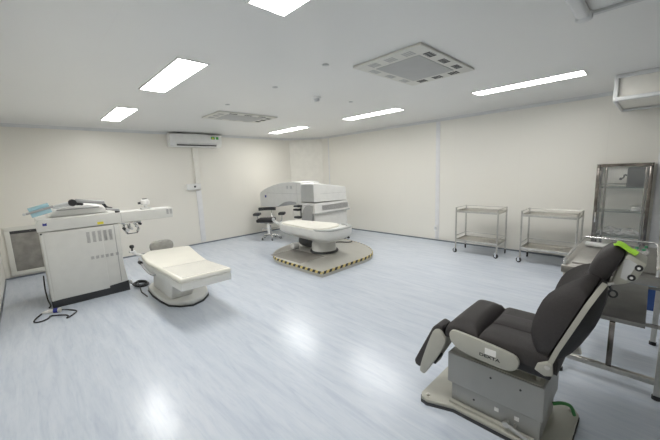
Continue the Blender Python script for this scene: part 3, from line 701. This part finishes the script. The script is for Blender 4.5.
# seat cushion with a seam at y = .66
def cushion(xa, xb, ya, yb_, zb, zt_, dome=.02, dip=0.0, name='seat', nx=14, ny=16, r=.045, mt=M_uph):
    def prof(u, r_):   # height falloff near edges
        d = min(u, 1-u); return 1 if d >= r_ else math.sqrt(max(0, 1-(1-d/r_)**2))
    rows = []
    for j in range(ny+1):
        v = .5-.5*math.cos(PI*j/ny)
        row = []
        for i in range(nx+1):
            u = .5-.5*math.cos(PI*i/nx)
            h = min(prof(u, r/(xb-xa)), prof(v, r/(yb_-ya)))
            z = zb+(zt_-zb)*(.35+.65*h) + dome*math.sin(PI*u)*math.sin(PI*v)*h - dip*math.exp(-((u-.5)/.25)**2)*h
            row.append((xa+(xb-xa)*u, ya+(yb_-ya)*v, z))
        rows.append(row)
    m = MB(); t_ = m.bm
    V = [[t_.verts.new(p) for p in row] for row in rows]
    B = [[t_.verts.new((p[0], p[1], zb)) for p in row] for row in rows]
    for j in range(ny):
        for i in range(nx):
            t_.faces.new((V[j][i], V[j][i+1], V[j+1][i+1], V[j+1][i])); t_.faces.new((B[j][i], B[j+1][i], B[j+1][i+1], B[j][i+1]))
    for i in range(nx):
        t_.faces.new((V[0][i], B[0][i], B[0][i+1], V[0][i+1])); t_.faces.new((V[ny][i+1], B[ny][i+1], B[ny][i], V[ny][i]))
    for j in range(ny):
        t_.faces.new((V[j+1][0], B[j+1][0], B[j][0], V[j][0])); t_.faces.new((V[j][nx], B[j][nx], B[j+1][nx], V[j+1][nx]))
    bmesh.ops.recalc_face_normals(t_, faces=t_.faces)
    return m
cushion(1.815, 2.32, .655, .86, .53, .645, .016, 0, r=.07).build('seat_front_cushion', M_uph, t, 1.2)
cushion(1.815, 2.32, .27, .665, .53, .637, .0, .012, r=.05).build('seat', M_uph, t, 1.2)
m = MB()
cushion(1.99, 2.15, .34, .64, .60, .646, .008, 0, r=.03).build('seat_centre_panel', M_uph, t, 1.2)
# side boards
sb = [(.828, .565), (.812, .515), (.735, .474), (.49, .462), (.445, .49), (.432, .54), (.46, .576), (.78, .603), (.815, .595)]
def ccv(p, n=2):
    for _ in range(n):
        q_ = []
        for i in range(len(p)):
            a, b3 = p[i], p[(i+1) % len(p)]
            q_ += [(a[0]*.78+b3[0]*.22, a[1]*.78+b3[1]*.22), (a[0]*.22+b3[0]*.78, a[1]*.22+b3[1]*.78)]
        p = q_
    return p
for xa, xb in ((1.79, 1.812), (2.323, 2.345)): MB().prism(ccv(sb), 'x', xa, xb, .004).build('side_board', M_chair, t)
MB().box(1.7885, 1.7905, .551, .611, .523, .560).build('paper_label', M_towel, t)
# lettering as it stands on the side board
cu = bpy.data.curves.new('lettering', 'FONT'); cu.body = 'DEXTA'; cu.size = .034; cu.extrude = .0006; cu.offset = .0009; cu.align_x = 'LEFT'
tmp = bpy.data.objects.new('tmp_text', cu); COL.objects.link(tmp)
bpy.context.view_layer.update()
me = bpy.data.meshes.new_from_object(tmp.evaluated_get(bpy.context.evaluated_depsgraph_get()))
bpy.data.objects.remove(tmp)
xs = [v.co.x for v in me.vertices]; wd = max(xs)-min(xs)
for v in me.vertices:
    px, py, pz = (v.co.x-min(xs))/wd*.112, v.co.y*.75, v.co.z
    v.co = Vector((1.7895-abs(pz)-.0003*(pz > 0), .640-px, .502+py-.002*px/.112)) - Vector(ORG[t.name])
me.materials.append(M_black); o = bpy.data.objects.new('lettering', me); COL.objects.link(o); o.parent = t
# leg rest
MB().box(1.86, 1.90, .82, .90, .50, .56, .008).build('leg_hinge', M_shell, t)
MB().prism([(.885, .575), (.925, .585), (.955, .555), (1.09, .265), (1.085, .235), (1.055, .222), (1.035, .235), (.885, .545)], 'x', 1.822, 1.95, .014, 4).build('leg_rest', M_uph, t)
lr = [(.905, .565), (.875, .55), (.845, .49), (.99, .215), (1.012, .203), (1.045, .222), (.945, .545)]
for xa, xb in ((1.80, 1.821), (1.951, 1.965)): MB().prism(ccv(lr), 'x', xa, xb, .004).build('leg_rest_side', M_chair, t)
MB().prism([(.93, .32), (.95, .27), (.97, .27), (.97, .33)], 'x', 1.86, 1.94, .004).build('leg_rest_bar', M_dark, t)
# reclined backrest
TH = math.radians(21)
O0 = Vector((CXc, .255, .61)); U = Vector((0, -math.sin(TH), math.cos(TH))); N = Vector((0, math.cos(TH), math.sin(TH)))
def BK(x, n, s): return O0 + Vector((x, 0, 0)) + N*n + U*s
stn = [(-.05, .20, .35), (-.035, .23, .5), (0, .25, .66), (.05, .256, .86), (.11, .258, .98), (.18, .258, 1.04), (.24, .257, 1.05), (.285, .252, 1.0), (.32, .243, .90), (.355, .228, .77), (.385, .205, .62), (.41, .175, .48), (.43, .14, .34), (.443, .10, .2)]
rings = []
for s_, w, k in stn:
    ring = []; n = 16
    for i in range(n+1):                                 # front, concave, side bolsters forward
        x = -w + 2*w*i/n; e_ = abs(x/w)
        d = (.062+.085*min(1, e_*1.12)**4)*k
        if e_ > .84: d -= .05*k*((e_-.84)/.16)**2
        ring.append(BK(x, .055+d, s_))
    for i in range(n+1):
        x = w - 2*w*i/n; e_ = abs(x/w)
        ring.append(BK(x*.985, .05 if e_ < .9 else .05+.01*(e_-.9)/.1, s_))
    rings.append(ring)
MB().loft(rings).build('backrest', M_uph, t, 1.0)
rings = []
for s_, w, k in stn:
    w2 = w*.985
    rings.append([BK(w2*math.cos(a), (.048 if math.sin(a) >= 0 else (.048+.072*k*max(-1, math.sin(a)*1.6))), s_) for a in [2*PI*i/28 for i in range(28)]])
MB().loft(rings).build('back_shell', M_shell, t, 1.2)
for s_ in (-1, 1):
    m = MB(); X = s_*.262
    pts = [BK(X, .005, -.10), BK(X, .042, -.10), BK(X*1.0, .052, .05), BK(X*1.0, .052, .20), BK(X*1.0, .052, .28), BK(X*.985, .052, .325), BK(X*.93, .050, .358), BK(X*.84, .048, .385), BK(X*.70, .044, .412), BK(X*.56, .040, .43)]
    pr_ = []
    for i in range(1, len(pts)):
        p = pts[i]; pr_.append([p, p-N*.022, p-N*.022-Vector((s_*.014, 0, 0)), p-Vector((s_*.014, 0, 0))])
    m.loft(pr_); m.build('back_frame_bar', M_chair, t)
    p = BK(s_*.262, .04, -.045)
    m = MB(); m.prism([(p.y-.025, p.z-.05), (p.y+.01, p.z-.065), (p.y+.055, p.z-.045), (p.y+.045, p.z-.01), (p.y+.0, p.z+.02), (p.y-.02, p.z+.01)], 'x', p.x-.01, p.x+.01, .004); m.build('hinge_plate', M_chair, t)
    MB().lathe((p.x-.010*(1 if s_ < 0 else -1), p.y, p.z-.01), [(.012, -.006), (.012, .006)], 12, 'x').build('hinge_bolt', M_steel, t)
MB().box(1.90, 2.22, .345, .40, .43, .50, .01).build('back_bracket', M_chair, t)
MB().tube([(2.26, .30, .46), (2.27, .265, .468), (2.27, .235, .48)], [.016, .02, .026], 12).build('release_handle', M_warm, t)
# headrest
hp = [(.150, 1.002), (.192, 1.022), (.205, 1.055), (.198, 1.095), (.170, 1.150), (.135, 1.185), (.108, 1.197), (.078, 1.180), (.072, 1.160), (.098, 1.085), (.132, 1.018)]
hp = [(p[0]*.985, p[1]) for p in hp]
rings = []
cyh = sum(p[0] for p in hp)/len(hp); czh = sum(p[1] for p in hp)/len(hp)
hp2 = ccv(hp, 1)
for x, k in ((1.945, .55), (1.950, .78), (1.962, .93), (1.985, 1), (2.06, 1.0), (2.135, 1), (2.158, .93), (2.170, .78), (2.175, .55)):
    rings.append([(x, cyh+(p[0]-cyh)*k, czh+(p[1]-czh)*k) for p in hp2])
MB().loft(rings).build('headrest', M_uph, t, 1.2)
hpl = [(.115, 1.003), (.088, 1.10), (.070, 1.158), (.052, 1.165), (-.004, 1.128), (.022, 1.052), (.060, 1.022)]
MB().prism(hpl, 'x', 1.972, 2.148, .005).build('headrest_housing', M_chair, t)
MB().prism([(.072, 1.135), (.055, 1.143), (.028, 1.125), (.058, 1.040), (.080, 1.05)], 'x', 1.9685, 1.9725).build('pale_label', M_lgrey, t)
for (y, z) in ((.021, 1.108), (.042, 1.058)):
    k_ = MB().lathe((1.972, y, z), [(.0145, .001), (.0145, -.008), (0, -.008)], 20, 'x').build('knob', M_black, t)
    MB().lathe((1.964, y, z), [(.006, .001), (.006, -.003), (0, -.003)], 12, 'x').build('knob_centre', M_towel, k_)
m = MB(); m.box(1.975, 2.145, .115, .165, .975, 1.006, .006); m.lathe((1.965, .14, .993), [(.018, 0), (.018, .03)], 14, 'x'); m.tube([BK(0, .04, .38), (CXc, .135, .99)], .022, 12)
m.tube([(1.965, .165, .985), (1.963, .13, 1.01), (1.963, .10, 1.02)], .007, 8); m.build('headrest_joint', M_steel, t)
m = MB(); m.tube([(1.967, .10+.015*math.cos(a), .965+.017*math.sin(a)) for a in [2*PI*i/16 for i in range(17)]], .0045, 8); m.tube([(1.967, .105, .982), (1.967, .115, 1.0)], .006, 8); m.build('ring_lever', M_dark, t)
# lime cloth over the headrest top
rings = []
for i in range(9):
    u = i/8; y = .112-.080*u; z = 1.199 - .036*u**1.5 + .003*math.sin(7*u)
    rings.append([(1.972+.11*v, y+.006*math.sin(6*v+2*u), z+.004*math.sin(9*v+4*u)+dz) for dz in (.004,) for v in [k/8 for k in range(9)]] +
                 [(1.972+.11*v, y+.006*math.sin(6*v+2*u), z+.004*math.sin(9*v+4*u)) for v in [1-k/8 for k in range(9)]])
solo(MB().loft(rings), 'folded_cloth', M_lime, 'lime green cloth folded over the top of the headrest', 'cloth')

# ------------------------------------------------------------------ light, world, camera
w = bpy.data.worlds.new('room_world'); SC.world = w; w.use_nodes = True
w.node_tree.nodes['Background'].inputs[0].default_value = (.5, .5, .5, 1); w.node_tree.nodes['Background'].inputs[1].default_value = .1

yaw, pit, rol, f = .766520059, .151841993, -.040375453, 314.599
fw = Vector((math.sin(yaw)*math.cos(pit), math.cos(yaw)*math.cos(pit), -math.sin(pit)))
rt = Vector((math.cos(yaw), -math.sin(yaw), 0)); up = rt.cross(fw)
c_, s_ = math.cos(rol), math.sin(rol)
rt2 = rt*c_+up*s_; up2 = -rt*s_+up*c_
cam = bpy.data.cameras.new('camera'); cam.sensor_width = 36; cam.lens = f/660*36; cam.sensor_fit = 'HORIZONTAL'; cam.clip_start = .05
co = bpy.data.objects.new('camera', cam); COL.objects.link(co)
Mx = Matrix((rt2, up2, -fw)).transposed().to_4x4(); Mx.translation = Vector((0, 0, 1.6)); co.matrix_world = Mx
SC.camera = co
SC.view_settings.view_transform = 'Standard'; SC.view_settings.look = 'None'; SC.view_settings.gamma = 1; SC.view_settings.use_curve_mapping = False
SC.view_settings.exposure = 0.97
